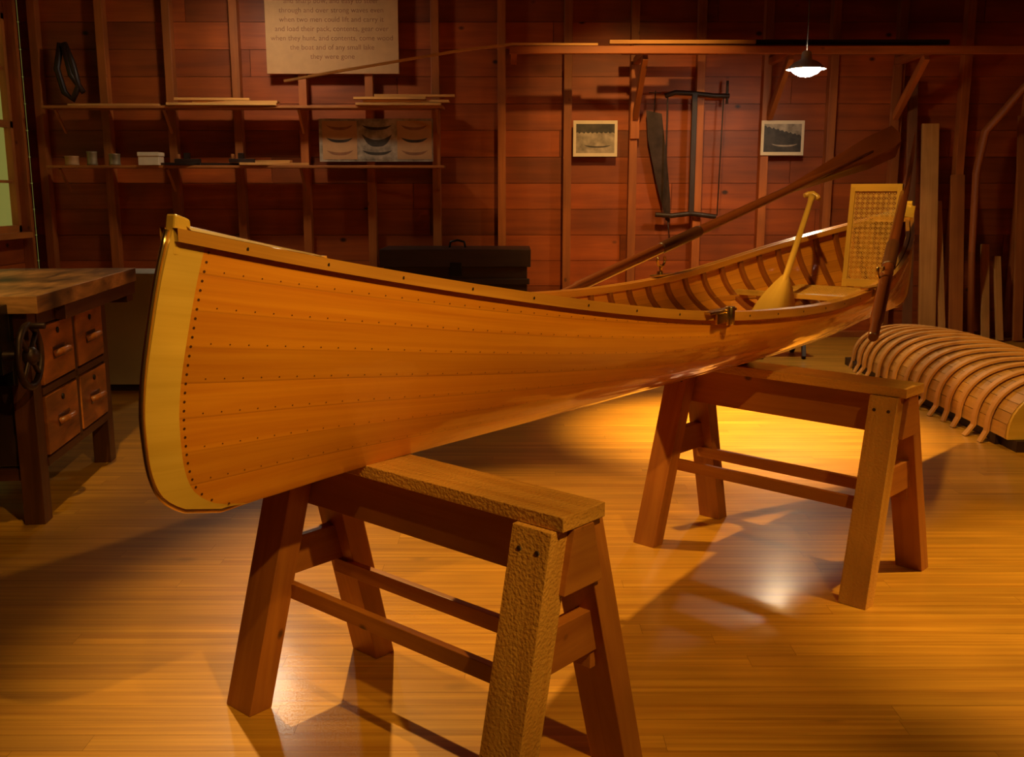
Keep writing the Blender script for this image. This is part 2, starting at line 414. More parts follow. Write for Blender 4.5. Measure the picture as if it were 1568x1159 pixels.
def hp(t, v, off=0.0):
    a = stemx(v); s = a+t*(LEN-2*a)
    w = wid(t); e = math.sin(math.pi*min(max(t, 0), 1))
    bb = 0.105*e**0.9; bb = min(bb, w*0.8)
    p = 1.25+1.35*min(1, e*1.15)
    l = bb+(w-bb)*(1-(1-v)**p)
    l = max(l-off, 0.003)
    z = keel(t)+off+(sheer(t)-keel(t)-off)*v
    return s, l, z
BT = 0.0145
TS = [0, 0.006, BT]+[BT+(1-2*BT)*(i/60.0) for i in range(1, 60)]+[1-BT, 0.994, 1.0]
VS = [ (i/28.0)**1.5 for i in range(29)]
boat = empty("guideboat", (0, 0, 0))
hb = B("hull_planking")
for sd in (1, -1):
    for off, mat in ((0, M_hull), (0.009, M_hullin)):
        G, UVs = [], []
        for t in TS:
            r, ru = [], []
            for v in VS:
                s, l, z = hp(t, v, off); r.append(W(s, sd*l, z)); ru.append((s+(3 if sd < 0 else 0), v))
            G.append(r); UVs.append(ru)
        n = len(TS)
        hb.grid(G, mat, UVs, matfn=(lambda i, j: M_stem if (i < 2 or i >= n-3) else M_hull) if off == 0 else None)
for off, mat in ((0, M_hull), (0.012, M_hullin)):
    G, UVs = [], []
    for t in TS:
        s, l, z = hp(t, 0, off); G.append([W(s, -l, z), W(s, l, z)]); UVs.append([(s, 0.03), (s, 0.1)])
    hb.grid(G, mat, UVs)
for t in (0, 1):
    G, UVs = [], []
    for v in VS:
        s, l, z = hp(t, v); G.append([W(s, -l, z), W(s, l, z)]); UVs.append([(z, 0), (z, 0.03)])
    hb.grid(G, M_stem, UVs)
hull_o = hb.finish(parent=boat, recalc=False)

b = B("stem_bands")
for t in (0, 1):
    pts = []
    for v in [0.0]+VS[3:]:
        s, l, z = hp(t, v); pts.append(W(s+(-0.004 if t == 0 else 0.004), 0, z))
    s2, l2, z2 = hp(0.04 if t == 0 else 0.96, 0)
    pts = [W(s2, 0, z2+0.001)]+pts
    b.tube(pts, 0.0055, M_brass, n=8)
b.finish(parent=boat)
b = B("stem_heads")
for t, dr in ((0, 1), (1, -1)):
    s, l, z = hp(t, 1)
    b.hexa([W(s-0.006*dr, -0.018, z-0.05), W(s+0.04*dr, -0.024, z-0.06), W(s+0.04*dr, 0.024, z-0.06), W(s-0.006*dr, 0.018, z-0.05),
            W(s+0.006*dr, -0.016, z+0.032), W(s+0.036*dr, -0.022, z+0.020), W(s+0.036*dr, 0.022, z+0.020), W(s+0.006*dr, 0.016, z+0.032)], M_stem, axis=2)
    b.cyl(W(s-0.018*dr, 0, z-0.075), W(s+0.0*dr, 0, z-0.075), 0.007, M_brass, n=10)
b.finish(parent=boat, bevel=0.005)

b = B("tacks")
def hull_pt(t, v, sd, d=0.0012):
    s, l, z = hp(t, v); p = W(s, sd*l, z)
    s1, l1, z1 = hp(min(t+0.004, 1), v); s2, l2, z2 = hp(t, min(v+0.02, 1.0)); 
    if v > 0.97: s2, l2, z2 = hp(t, v-0.02); e2 = p-W(s2, sd*l2, z2)
    else: e2 = W(s2, sd*l2, z2)-p
    nn = (W(s1, sd*l1, z1)-p).cross(e2).normalized()
    out = Vector((Nn.x*sd, Nn.y*sd, 0))
    if nn.dot(out) < 0: nn = -nn
    return p+nn*d, nn
for sd in (1, -1):
    for tt in (BT+0.002, 1-BT-0.002):
        for k in range(30):
            p, nn = hull_pt(tt, 0.02+0.93*k/29, sd); b.disc(p, nn, 0.0028, M_tack)
    for st in range(1, 8):
        t = 0.025
        while t < 0.97:
            p, nn = hull_pt(t, (st+0.13)/8, sd); b.disc(p, nn, 0.0015, M_tack)
            t += 0.0085
b.finish(parent=boat)

def rail(b, sd, o0, o1, z0, z1, mat, t0=0.0, t1=1.0, n=70):
    G = []
    UVs = []
    for i in range(n+1):
        t = t0+(t1-t0)*i/n; s, l, z = hp(t, 1); w = l
        a, c = max(w+o0, 0.0), max(w+o1, 0.0)
        G.append([W(s, sd*a, z+z0), W(s, sd*c, z+z0), W(s, sd*c, z+z1), W(s, sd*a, z+z1), W(s, sd*a, z+z0)])
        UVs.append([(s, 0), (s, 0.02), (s, 0.05), (s, 0.07), (s, 0.1)])
    V = b.grid(G, mat, UVs, smooth=False)
b = B("gunwales")
for sd in (1, -1):
    rail(b, sd, -0.001, 0.017, -0.022, 0.004, M_rail)
    rail(b, sd, -0.024, -0.006, -0.022, 0.003, M_rail, 0.04, 0.96)
    for k in range(26):
        t = 0.03+0.94*k/25; s, l, z = hp(t, 1)
        b.disc(W(s, sd*(l+0.0177), z-0.009), (Nn.x*sd, Nn.y*sd, 0), 0.0036, M_screw, n=10)
b.finish(parent=boat)
b = B("end_decks")
for sgn in (0, 1):
    ts = [0.006+0.062*i/10 for i in range(11)]
    G, UVs = [], []
    for t in ts:
        tt = t if sgn == 0 else 1-t
        s, l, z = hp(tt, 1); row, ru = [], []
        for j in range(-4, 5):
            q = j/4; row.append(W(s, q*(l+0.014), z+0.005+0.012*(1-q*q))); ru.append((s, q*l))
        G.append(row); UVs.append(ru)
    b.grid(G, M_stem, UVs)
    tt = ts[-1] if sgn == 0 else 1-ts[-1]
    s, l, z = hp(tt, 1); b.bar(W(s, -l, z-0.002), W(s, l, z-0.002), 0.014, 0.022, M_rail)
b.finish(parent=boat)

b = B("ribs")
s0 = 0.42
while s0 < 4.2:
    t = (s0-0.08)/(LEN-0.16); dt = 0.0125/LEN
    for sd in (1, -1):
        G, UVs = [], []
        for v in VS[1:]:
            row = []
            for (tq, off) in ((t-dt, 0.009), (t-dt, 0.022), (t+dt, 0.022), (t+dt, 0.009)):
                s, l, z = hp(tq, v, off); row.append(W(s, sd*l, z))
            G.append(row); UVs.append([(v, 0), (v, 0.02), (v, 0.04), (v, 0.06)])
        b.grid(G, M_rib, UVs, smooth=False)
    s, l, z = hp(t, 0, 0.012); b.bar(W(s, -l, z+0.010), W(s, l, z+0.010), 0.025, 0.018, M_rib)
    s0 += 0.135
b.finish(parent=boat)

def lat(s, z):
    t = (s-0.08)/(LEN-0.16); zz = (z-keel(t))/(sheer(t)-keel(t)); zz = min(max(zz, 0), 1)
    return hp(t, zz)[1]
def cane_panel(b, O, X, Y, w, h, r=0.0012, step=0.024):
    nx = int(w/step); ny = int(h/step); nrm = X.cross(Y)
    for i in range(nx+1):
        for d in (-0.0024, 0.0024):
            p = O+X*(w*i/nx+d); b.bar(p, p+Y*h, 2.6*r, r, M_cane, up=nrm)
    for i in range(ny+1):
        for d in (-0.0024, 0.0024):
            p = O+Y*(h*i/ny+d); b.bar(p, p+X*w, 2.6*r, r, M_cane, up=nrm)
    for k in range(-ny, nx+1):
        for sg in (1, -1):
            x0 = k*w/nx
            xa, ya = x0, 0.0
            if xa < 0: ya = -xa*(h/ny)/(w/nx); xa = 0
            xb = x0+w/nx*ny; yb = h
            if xb > w: yb = h-(xb-w)*(h/ny)/(w/nx); xb = w
            if xb <= xa: continue
            if sg < 0: xa, xb = w-xa, w-xb
            b.bar(O+X*xa+Y*ya+nrm*0.001, O+X*xb+Y*yb+nrm*0.001, 2.0*r, r, M_cane, up=nrm)
U3 = Vector((U.x, U.y, 0)); N3 = Vector((Nn.x, Nn.y, 0)); Z3 = Vector((0, 0, 1))
b = B("stern_seat")
sz = 0.875
for sa, sb in ((3.16, 3.20), (3.58, 3.62)):
    l = lat((sa+sb)/2, sz)-0.012; b.bar(W((sa+sb)/2, -l, sz), W((sa+sb)/2, l, sz), 0.04, 0.022, M_paddle)
for sg in (1, -1): b.bar(W(3.2, sg*0.19, sz), W(3.58, sg*0.19, sz), 0.035, 0.02, M_paddle)
cane_panel(b, W(3.2, -0.175, sz+0.008), N3, U3, 0.35, 0.38)
for sg in (1, -1): b.bar(W(3.0, sg*lat(3.0, 0.86)*0.96, sz-0.022), W(3.66, sg*lat(3.66, 0.86)*0.96, sz-0.022), 0.02, 0.022, M_rail)
b.finish(parent=boat, bevel=0.002)
b = B("caned_backrest")
Yd = (Z3+U3*0.10).normalized(); bw, bh = 0.215, 0.475
O = W(3.62, 0.005, 0.888)
for x in (0.0, bw): b.bar(O+N3*x, O+N3*x+Yd*bh, 0.022, 0.02, M_paddle, up=U3)
for yy in (0.02, bh-0.015): b.bar(O+Yd*yy-N3*0.011, O+Yd*yy+N3*(bw+0.011), 0.034, 0.02, M_paddle, up=U3)
cane_panel(b, O+N3*0.011+Yd*0.035, N3, Yd, bw-0.022, bh-0.065, r=0.0010, step=0.0225)
b.finish(parent=boat, bevel=0.003)
b = B("rowing_seats")
for sa in (0.95, 2.2):
    sz = 0.85
    for ds in (0, 0.26):
        l = lat(sa+ds, sz)-0.012; b.bar(W(sa+ds, -l, sz), W(sa+ds, l, sz), 0.035, 0.02, M_paddle)
    for sg in (1, -1): b.bar(W(sa, sg*0.16, sz), W(sa+0.26, sg*0.16, sz), 0.03, 0.018, M_paddle)
    cane_panel(b, W(sa+0.017, -0.15, sz+0.008), N3, U3, 0.30, 0.225)
b.finish(parent=boat, bevel=0.002)
b = B("oarlocks")
for s in (1.58, 2.74):
    t = (s-0.08)/(LEN-0.16)
    for sd in (1, -1):
        _, l, z = hp(t, 1)
        P = W(s, sd*(l+0.008), z)
        b.bar(P-U3*0.10+Z3*0.007, P+U3*0.06+Z3*0.007, 0.030, 0.008, M_brass)
        b.bar(P+N3*sd*0.013-U3*0.06-Z3*0.012, P+N3*sd*0.013+U3*0.045-Z3*0.012, 0.008, 0.03, M_brass)
        b.cyl(P-Z3*0.032+N3*sd*0.024, P+Z3*0.020+N3*sd*0.024, 0.014, M_brass)
        if s > 2:
            b.cyl(P+Z3*0.02+N3*sd*0.02, P+Z3*0.05+N3*sd*0.02, 0.007, M_brass)
            C = P+Z3*0.07+N3*sd*0.02
            b.tube([C+U3*(0.030*math.sin(a))-Z3*(0.030*math.cos(a)) for a in [math.radians(q) for q in range(-115, 116, 23)]], 0.006, M_brass, n=8)
b.finish(parent=boat, bevel=0.001)

def oar(name, hnd, tip):
    b = B(name); hnd = Vector(hnd); tip = Vector(tip); d = (tip-hnd).normalized(); ln = (tip-hnd).length
    b.tube([hnd, hnd+d*0.01, hnd+d*0.11, hnd+d*0.13, hnd+d*0.5, hnd+d*(ln*0.68), hnd+d*(ln-0.25)], [0.015, 0.018, 0.018, 0.023, 0.023, 0.019, 0.008], M_cherry, n=14)
    b.tube([hnd+d*0.62, hnd+d*0.63, hnd+d*0.86, hnd+d*0.87], [0.023, 0.026, 0.026, 0.022], M_bench, n=14)
    side = d.cross(Z3).normalized(); up = side.cross(d)
    st = ln*0.60; G = []; UVs = []
    for i in range(17):
        q = i/16; s = st+(ln-st)*q
        w = 0.018+0.064*(q/0.7)**1.1 if q < 0.7 else 0.082+0.004*math.sin((q-.7)*3)
        if q > 0.93: w *= math.sqrt(max(0, 1-((q-0.93)/0.075)**2))
        th = 0.018*(1-q)+0.004
        P = hnd+d*s
        G.append([P+up*w, P+side*th*0.6+up*w*0.3, P+side*th*0.6-up*w*0.3, P-up*w, P-side*th*0.6-up*w*0.3, P-side*th*0.6+up*w*0.3, P+up*w]); UVs.append([(s, k*0.02) for k in range(7)])
    b.grid(G, M_cherry, UVs)
    return b.finish()
oar("oar", (0.17, 4.02, 0.905), (2.05, 5.40, 1.605))
oar("oar", (1.20, 3.28, 0.848), (2.10, 5.32, 1.58))

b = B("paddle")
p0 = Vector((0.985, 3.82, 0.775)); p1 = Vector((1.42, 4.78, 1.315)); d = (p1-p0).normalized(); ln = (p1-p0).length
side = d.cross(Vector((0.2, 1, -0.4))).normalized(); nm = side.cross(d)
b.tube([p0+d*0.25, p0+d*0.45, p1-d*0.1, p1-d*0.06, p1-d*0.03], [0.008, 0.014, 0.013, 0.014, 0.018], M_paddle, n=12)
b.tube([p1-d*0.03-side*0.036, p1-d*0.015-side*0.02, p1, p1-d*0.015+side*0.02, p1-d*0.03+side*0.036], [0.010, 0.015, 0.017, 0.015, 0.010], M_paddle, n=10)
G, UVs = [], []
for i in range(17):
    q = i/16; s = 0.46*q
    w = 0.075*math.sqrt(max(0.001, 1-(1-min(1, q/0.25))**2)) if q < 0.25 else 0.075*(1-((q-0.25)/0.75)**1.6)+0.012
    th = 0.006+0.008*q; P = p0+d*s
    G.append([P+side*w, P+nm*th, P-side*w, P-nm*th, P+side*w]); UVs.append([(s, k*0.03) for k in range(5)])
b.grid(G, M_paddle, UVs)
b.finish()

# ------------------------------------------------------------------ sawhorses
def sawhorse(c, ang, h, Lf, sp, wx=0.105, wy=0.068):
    b = B("sawhorse")
    x = Lf/2
    b.bx(-x-0.055, x+0.055, -0.072, 0.072, h-0.032, h, M_horse_lit)
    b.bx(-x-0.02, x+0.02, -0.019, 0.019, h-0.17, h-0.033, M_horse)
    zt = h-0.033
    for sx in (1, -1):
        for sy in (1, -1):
            b.prism((sx*x, sy*(sp/2-0.02), 0), (sx*(x-0.015), sy*0.052, zt), wx, wy, M_horse_lit if (sx > 0 and sy < 0) else M_horse)  # front right leg takes the pine with light painted in
            for k in (-1, 1):
                yf = sy*(0.052+wy/2+(sp/2-0.07)*0.045/zt+0.001)
                b.cyl((sx*(x-0.015)+0.024*k, yf-0.002*sy, zt-0.045), (sx*(x-0.015)+0.024*k, yf+0.002*sy, zt-0.045), 0.006, M_screw, n=10)
        def yo(z, extra=0.0): return 0.052+(sp/2-0.02-0.052)*(1-z/zt)+extra
        xg = sx*(x+wx/2-0.008)
        za, zb = h-0.17, zt-0.001
        P = []
        for z in (za, zb):
            for xx, yy in ((xg-0.011, -1), (xg+0.011, -1), (xg+0.011, 1), (xg-0.011, 1)):
                P.append((xx, yy*(yo(z, -0.02)), z))
        b.hexa(P, M_horse, axis=1)
        za, zb = 0.325, 0.425
        P = []
        for z in (za, zb):
            for xx, yy in ((sx*x-0.018, -1), (sx*x+0.018, -1), (sx*x+0.018, 1), (sx*x-0.018, 1)):
                P.append((xx, yy*(yo(z, -0.02)), z))
        b.hexa(P, M_horse, axis=1)
    for sy in (1, -1):
        yy = sy*(0.052+(sp/2-0.07)*(1-0.30/zt)-wy/2-0.008)
        b.box((0, yy, 0.30), (Lf+0.02, 0.02, 0.042), M_horse)
    return b.finish(loc=(c[0], c[1], 0), rz=ang, bevel=0.003)
sawhorse((-0.22, 2.285), math.radians(-41), 0.680, 0.87, 0.47)
sawhorse((0.98, 3.52), math.radians(-43.5), 0.700, 0.83, 0.50, 0.095, 0.06)

# ------------------------------------------------------------------ workbench
b = B("workbench")
for x in (-0.045, -0.62):
    for yy in (0.045, 1.0): b.bx(x-0.04, x+0.04, yy-0.045, yy+0.045, 0, 0.86, M_bench)
b.bx(-0.72, 0.05, -0.04, 1.46, 0.862, 0.93, M_top)
b.bx(-0.72, -0.64, -0.04, 1.46, 0.80, 0.862, M_top)
b.bx(0.0, 0.045, 0.3, 1.44, 0.80, 0.861, M_bench)
b.bx(-0.6, 0.03, 1.33, 1.44, 0.76, 0.861, M_bench)
b.bx(-0.60, -0.02, 0.09, 0.955, 0.24, 0.80, M_bench)
b.bx(-0.03, 0.0, 0.09, 0.955, 0.80, 0.86, M_bench)
b.bx(-0.03, 0.0, 0.09, 0.955, 0.515, 0.545, M_bench); b.bx(-0.03, 0.0, 0.09, 0.955, 0.22, 0.255, M_bench)
b.bx(-0.03, 0.0, 0.51, 0.545, 0.24, 0.82, M_bench)
b.bx(-0.62, -0.04, 0.02, 0.07, 0.18, 0.23, M_bench); b.bx(-0.62, -0.04, 0.98, 1.02, 0.18, 0.23, M_bench)
b.bx(-0.60, -0.06, 0.03, 0.06, 0.24, 0.80, M_dark)
for (ya, yb) in ((0.10, 0.50), (0.555, 0.945)):
    for (za, zb) in ((0.555, 0.79), (0.265, 0.505)):
        b.bx(-0.02, 0.004, ya, yb, za, zb, M_drawer)
        yc, zc = (ya+yb)/2, (za+zb)/2-0.01
        b.tube([(0.006+0.036*math.sin(q), yc-0.065*math.cos(q), zc+0.012*math.sin(q)) for q in [math.pi*k/8 for k in range(9)]], 0.015, M_drawer, n=8)
        b.bx(0.004, 0.008, yc-0.07, yc+0.07, zc-0.022, zc+0.03, M_bench)
        b.cyl((0.003, yc, zb-0.035), (0.01, yc, zb-0.035), 0.013, M_iron, n=12)
b.bx(-0.50, -0.06, -0.14, -0.042, 0.64, 0.90, M_iron)
b.bx(-0.55, -0.06, -0.04, 0.0, 0.58, 0.86, M_iron)
b.cyl((-0.2, -0.12, 0.71), (0.03, -0.12, 0.71), 0.018, M_steel)
b.lathe((0.02, -0.12, 0.71), [(0.0, 0.0), (0.035, 0.0), (0.035, 0.03), (0.02, 0.045), (0, 0.045)], M_steel, axis=(1, 0, 0))
b.ring((0.035, -0.12, 0.71), (1, 0, 0), 0.118, 0.014, M_steel)
for k in range(4):
    a = math.radians(45+90*k); b.cyl((0.035, -0.12, 0.71), (0.035, -0.12+0.114*math.cos(a), 0.71+0.114*math.sin(a)), 0.010, M_steel, n=8)
b.cyl((0.035, -0.12, 0.825), (0.10, -0.12, 0.825), 0.012, M_steel, n=10)
b.finish(loc=(-1.885, 3.86, 0), rz=math.radians(6.6), bevel=0.004)

b = B("display_pedestal")
b.bx(-3.5, -2.36, 6.6, 7.0, 0.05, 0.78, M_white); b.bx(-3.46, -2.40, 6.64, 6.96, 0, 0.05, M_dark); b.bx(-3.52, -2.34, 6.58, 7.02, 0.78, 0.80, M_white)
b.finish(bevel=0.003)

# ------------------------------------------------------------------ back wall contents
YS = YB-0.101
b = B("wall_shelf")
for z in (2.05, 1.54):
    b.bx(-4.1, -0.60, YS-0.24, YS-0.001, z, z+0.022, M_shelf)
for xb in (-4.0, -3.05, -1.87, -0.66):
    for z in (2.05, 1.54): b.bar((xb, YS-0.006, z-0.2), (xb, YS-0.2, z-0.005), 0.02, 0.02, M_shelf)
b.finish(bevel=0.002)
b = B("stacked_boards")
for (x0, x1, y0, w, z, rt) in ((-3.0, -2.05, 8.98, 0.10, 2.073, 0.03), (-2.8, -2.05, 9.05, 0.09, 2.0955, -0.02), (-1.36, -0.62, 9.0, 0.13, 2.073, 0.02), (-1.30, -0.55, 9.03, 0.10, 2.10, -0.02), (-1.38, -0.75, 8.99, 0.07, 2.125, 0.01), (-3.9, -3.1, 9.05, 0.05, 2.073, 0), (-2.95, -2.3, 9.02, 0.05, 2.12, 0.05), (-1.2, -0.5, 9.0, 0.05, 2.147, 0.03)):
    b.box(((x0+x1)/2, y0, z+0.010), (x1-x0, w, 0.021), M_lum, R=Matrix.Rotation(rt, 3, 'Z'))
b.finish(bevel=0.002)
b = B("hand_tools")
for (x0, x1, y0, w, z, rt, m) in ((-2.4, -1.8, 9.0, 0.07, 1.563, 0.25, M_lum), (-2.35, -1.95, 9.06, 0.05, 1.585, -0.2, M_lum), (-3.1, -2.6, 9.02, 0.05, 1.563, 0.05, M_dark), (-2.75, -2.2, 9.08, 0.04, 1.563, 0.0, M_dark), (-3.05, -2.75, 8.96, 0.04, 1.563, 0.2, M_steel)):
    b.box(((x0+x1)/2, y0, z+0.011), (x1-x0, w, 0.022), m, R=Matrix.Rotation(rt, 3, 'Z'))
b.finish(bevel=0.002)
for px in (-2.50, -2.98):
    b = B("block_plane")
    b.bx(px, px+0.22, 8.99, 9.05, 1.586, 1.62, M_dark); b.bx(px+.08, px+.13, 9.0, 9.04, 1.62, 1.67, M_steel); b.cyl((px+.03, 9.02, 1.62), (px+.03, 9.02, 1.66), 0.015, M_shelf); b.finish(bevel=0.003)
for (x, r, h, m) in ((-3.90, 0.06, 0.08, M_paper), (-3.72, 0.045, 0.12, M_tin), (-3.52, 0.05, 0.10, M_tin)):
    b = B("storage_can")
    b.lathe((x, 9.03, 1.563), [(0, 0), (r, 0), (r, h*0.15), (r*0.95, h*0.2), (r*0.95, h*0.85), (r, h*0.9), (r, h), (r*0.85, h), (r*0.85, h*0.9), (0, h*0.9)], m); b.finish()
b = B("cardboard_box"); b.bx(-3.28, -3.10, 8.94, 9.08, 1.563, 1.67, M_mat); b.bx(-3.285, -3.095, 8.935, 9.085, 1.64, 1.675, M_mat); b.finish(bevel=0.002)
b = B("hanging_harness")
b.tube([(-3.98, YS-0.03, 2.62), (-4.02, YS-0.05, 2.4), (-3.97, YS-0.05, 2.2), (-3.9, YS-0.05, 2.14), (-3.84, YS-0.05, 2.25), (-3.88, YS-0.05, 2.45), (-3.95, YS-0.03, 2.62)], 0.03, M_dark, n=8)
b.tube([(-3.95, YS-0.05, 2.6), (-3.9, YS-0.06, 2.35), (-3.8, YS-0.05, 2.2)], 0.025, M_dark, n=8)
b.finish()

sign = B("exhibit_sign"); sign.bx(-2.17, -1.0, YS-0.03, YS-0.002, 2.36, 3.25, M_paper); so = sign.finish(bevel=0.003)
txt = ["the guideboat was built by hand", "solid rowing and steady water where", "its safe, comfortably broader beam", "and sharp bow, and easy to steer", "through and over strong waves even", "when two men could lift and carry it", "and load their pack, contents, gear over", "when they hunt, and contents, come wood", "the boat and of any small lake", "they were gone"]
for i, tx in enumerate(txt):
    cu = bpy.data.curves.new("sign_line", 'FONT'); cu.body = tx; cu.size = 0.062; cu.align_x = 'CENTER'; cu.materials.append(M_ink)
    o = bpy.data.objects.new("sign_line_%d" % (i+1), cu); bpy.context.collection.objects.link(o)
    o.location = (-1.585, YS-0.0315, 3.19-i*0.078); o.rotation_euler = (math.radians(90), 0, 0); o.parent = so

def boat_shape(b, cx, cz, w, h, y, mat, flip=1):
    n = 14
    top = [(cx-w/2+w*i/n, cz+h*0.5*(abs(2*i/n-1)**2.0)) for i in range(n+1)]
    bot = [(cx-w/2+w*i/n, cz-h*0.6*(1-abs(2*i/n-1)**3)+h*0.5*abs(2*i/n-1)**3) for i in range(n+1)]
    for i in range(n):
        vs = [b.bm.verts.new((p[0], y, p[1])) for p in (bot[i], bot[i+1], top[i+1], top[i])]
        b.face(vs, mat, [(0, 0)]*4)
b = B("boat_photo_poster")
b.bx(-1.73, -0.71, YS-0.025, YS-0.002, 1.60, 1.975, M_photo)
k = 0
for ix in range(3):
    x0 = -1.70+ix*0.335
    b.bx(x0, x0+0.31, YS-0.028, YS-0.0255, 1.62, 1.955, M_paper if ix != 1 else M_photo)
    for iz in range(3):
        boat_shape(b, x0+0.155, 1.68+iz*0.11, 0.24 if ix != 1 else 0.27, 0.04 if not (ix == 1 and iz == 1) else 0.10, YS-0.0285, M_photod if iz == 1 or ix == 1 else M_ink)
b.finish()
def pic(x0, x1, z0, z1, dark):
    b = B("framed_photograph")
    b.bx(x0, x1, YS-0.02, YS-0.002, z0, z1, M_mat)
    xa, xb, za, zb, y = x0+0.025, x1-0.025, z0+0.03, z1-0.03, YS-0.0205
    zm = za+(zb-za)*(0.42 if dark else 0.5)
    b.bx(xa, xb, y, y+0.0004, za, zm, M_photod if dark else M_photo)
    b.bx(xa, xb, y, y+0.0004, zm, zb, M_photo if dark else M_photod)
    n = 24; pts = [(xa+(xb-xa)*i/n, zm+0.02+(0.085*(1-i/n)+0.02 if dark else 0.03)+0.008*math.sin(i*2.3)) for i in range(n+1)]
    for i in range(n):
        b.face([b.bm.verts.new(p) for p in ((pts[i][0], y-0.0005, zm), (pts[i+1][0], y-0.0005, zm), (pts[i+1][0], y-0.0005, pts[i+1][1]), (pts[i][0], y-0.0005, pts[i][1]))], M_photod if dark else M_photo, [(0, 0)]*4)
    boat_shape(b, (x0+x1)/2+0.02, za+0.06, (x1-x0)*0.62, 0.022, y-0.001, M_photo if dark else M_photod)
    b.finish()
pic(0.55, 0.945, 1.645, 1.96, False); pic(2.235, 2.62, 1.655, 1.96, True)

b = B("frame_saw"); y = YS-0.045
b.bx(1.60, 1.645, y-0.02, y+0.02, 1.14, 2.20, M_dark)
b.tube([(1.36, y, 2.17), (1.45, y, 2.20), (1.62, y, 2.19), (1.80, y, 2.17), (1.93, y, 2.17)], 0.022, M_dark, n=8)
b.tube([(1.30, y, 1.13), (1.45, y, 1.12), (1.62, y, 1.14), (1.85, y, 1.11)], 0.022, M_dark, n=8)
b.cyl((1.86, y, 1.12), (1.88, y, 2.16), 0.006, M_dark, n=8)
b.cyl((1.91, y, 2.1), (1.91, y, 2.3), 0.012, M_dark, n=8)
b.bx(1.375, 1.39, y-0.003, y+0.003, 1.13, 2.17, M_steel)
b.finish(bevel=0.002)
b = B("pit_saw"); y = YS-0.006
P = [(1.20, 2.05), (1.34, 2.02), (1.40, 1.6), (1.44, 1.25), (1.44, 1.05), (1.40, 1.08), (1.31, 1.4), (1.22, 1.8)]
for yy in (y, y-0.003):
    b.face([b.bm.verts.new((p[0], yy, p[1])) for p in P], M_steel, [(0, 0)]*8)
for i in range(8):
    p, q = P[i], P[(i+1) % 8]; b.face([b.bm.verts.new(v) for v in ((p[0], y, p[1]), (q[0], y, q[1]), (q[0], y-0.003, q[1]), (p[0], y-0.003, p[1]))], M_steel, [(0, 0)]*4)
b.cyl((1.27, y, 2.03), (1.28, y, 2.22), 0.005, M_dark); b.cyl((1.22, y, 2.20), (1.33, y, 2.2), 0.005, M_dark); b.cyl((1.42, y, 1.07), (1.44, y, 0.92), 0.005, M_dark)
b.finish()

b = B("lumber_rack")
b.bx(-0.02, XR-0.095, 8.46, 8.51, 2.44, 2.50, M_stud)
for xb in (1.10, 2.30, 3.42):
    b.bx(xb-0.025, xb+0.025, 8.511, YS-0.002, 2.44, 2.50, M_stud)
    b.bar((xb, YS-0.03, 1.99), (xb, 8.56, 2.43), 0.045, 0.07, M_stud)
for xb in (1.10, 3.42): b.bx(xb-0.04, xb+0.04, YS-0.03, YS-0.002, 1.8, 2.44, M_stud)
b.bx(-0.01, 0.04, 8.511, YS-0.002, 2.44, 2.50, M_stud)
b.finish(bevel=0.003)
b = B("rack_lumber")
for (x0, x1, y0, w, z, th, m) in ((1.0, 3.35, 8.6, 0.12, 2.502, 0.02, M_dull), (1.5, 4.5, 8.75, 0.14, 2.502, 0.025, M_dull), (0.8, 2.0, 8.55, 0.06, 2.525, 0.03, M_lum), (1.3, 3.0, 8.66, 0.05, 2.53, 0.03, M_dull), (0.95, 4.0, 8.95, 0.14, 2.502, 0.03, M_dull), (1.7, 3.6, 8.58, 0.05, 2.523, 0.04, M_dark)):
    b.bx(x0, x1, y0-w/2, y0+w/2, z, z+th, m)
b.finish(bevel=0.002)
b = B("curved_batten")
pts = [(-1.83, 8.30, 2.205), (-1.4, 8.33, 2.285), (-0.9, 8.36, 2.37), (-0.4, 8.42, 2.46), (0.0, 8.47, 2.513), (0.35, 8.48, 2.513), (0.7, 8.485, 2.513)]
for i in range(len(pts)-1): b.bar(pts[i], pts[i+1], 0.04, 0.018, M_lum)
b.finish()

b = B("tool_chest")
b.bx(-1.12, 0.15, 8.55, 9.12, 0.0, 0.06, M_dark); b.bx(-1.10, 0.13, 8.57, 9.10, 0.06, 0.70, M_dark)
b.bx(-1.13, 0.16, 8.54, 9.13, 0.70, 0.85, M_dark)
b.bx(-1.12, 0.15, 8.545, 8.57, 0.55, 0.60, M_dark)
b.tube([(-0.55, 8.83, 0.85), (-0.54, 8.83, 0.90), (-0.48, 8.83, 0.915), (-0.42, 8.83, 0.90), (-0.41, 8.83, 0.85)], 0.01, M_iron, n=8)
b.bx(-0.53, -0.43, 8.535, 8.545, 0.62, 0.74, M_iron)
b.finish(bevel=0.005)

b = B("step_stool")
for sx in (0, 0.34):
    b.bar((2.02+sx, 7.95, 0.01), (2.05+sx, 8.12, 0.26), 0.03, 0.06, M_dark); b.bar((2.02+sx, 8.33, 0.01), (2.05+sx, 8.16, 0.26), 0.03, 0.06, M_dark)
b.bx(1.98, 2.44, 8.03, 8.25, 0.262, 0.29, M_bench); b.bx(2.02, 2.40, 8.12, 8.15, 0.12, 0.16, M_dark)
b.finish(bevel=0.002)

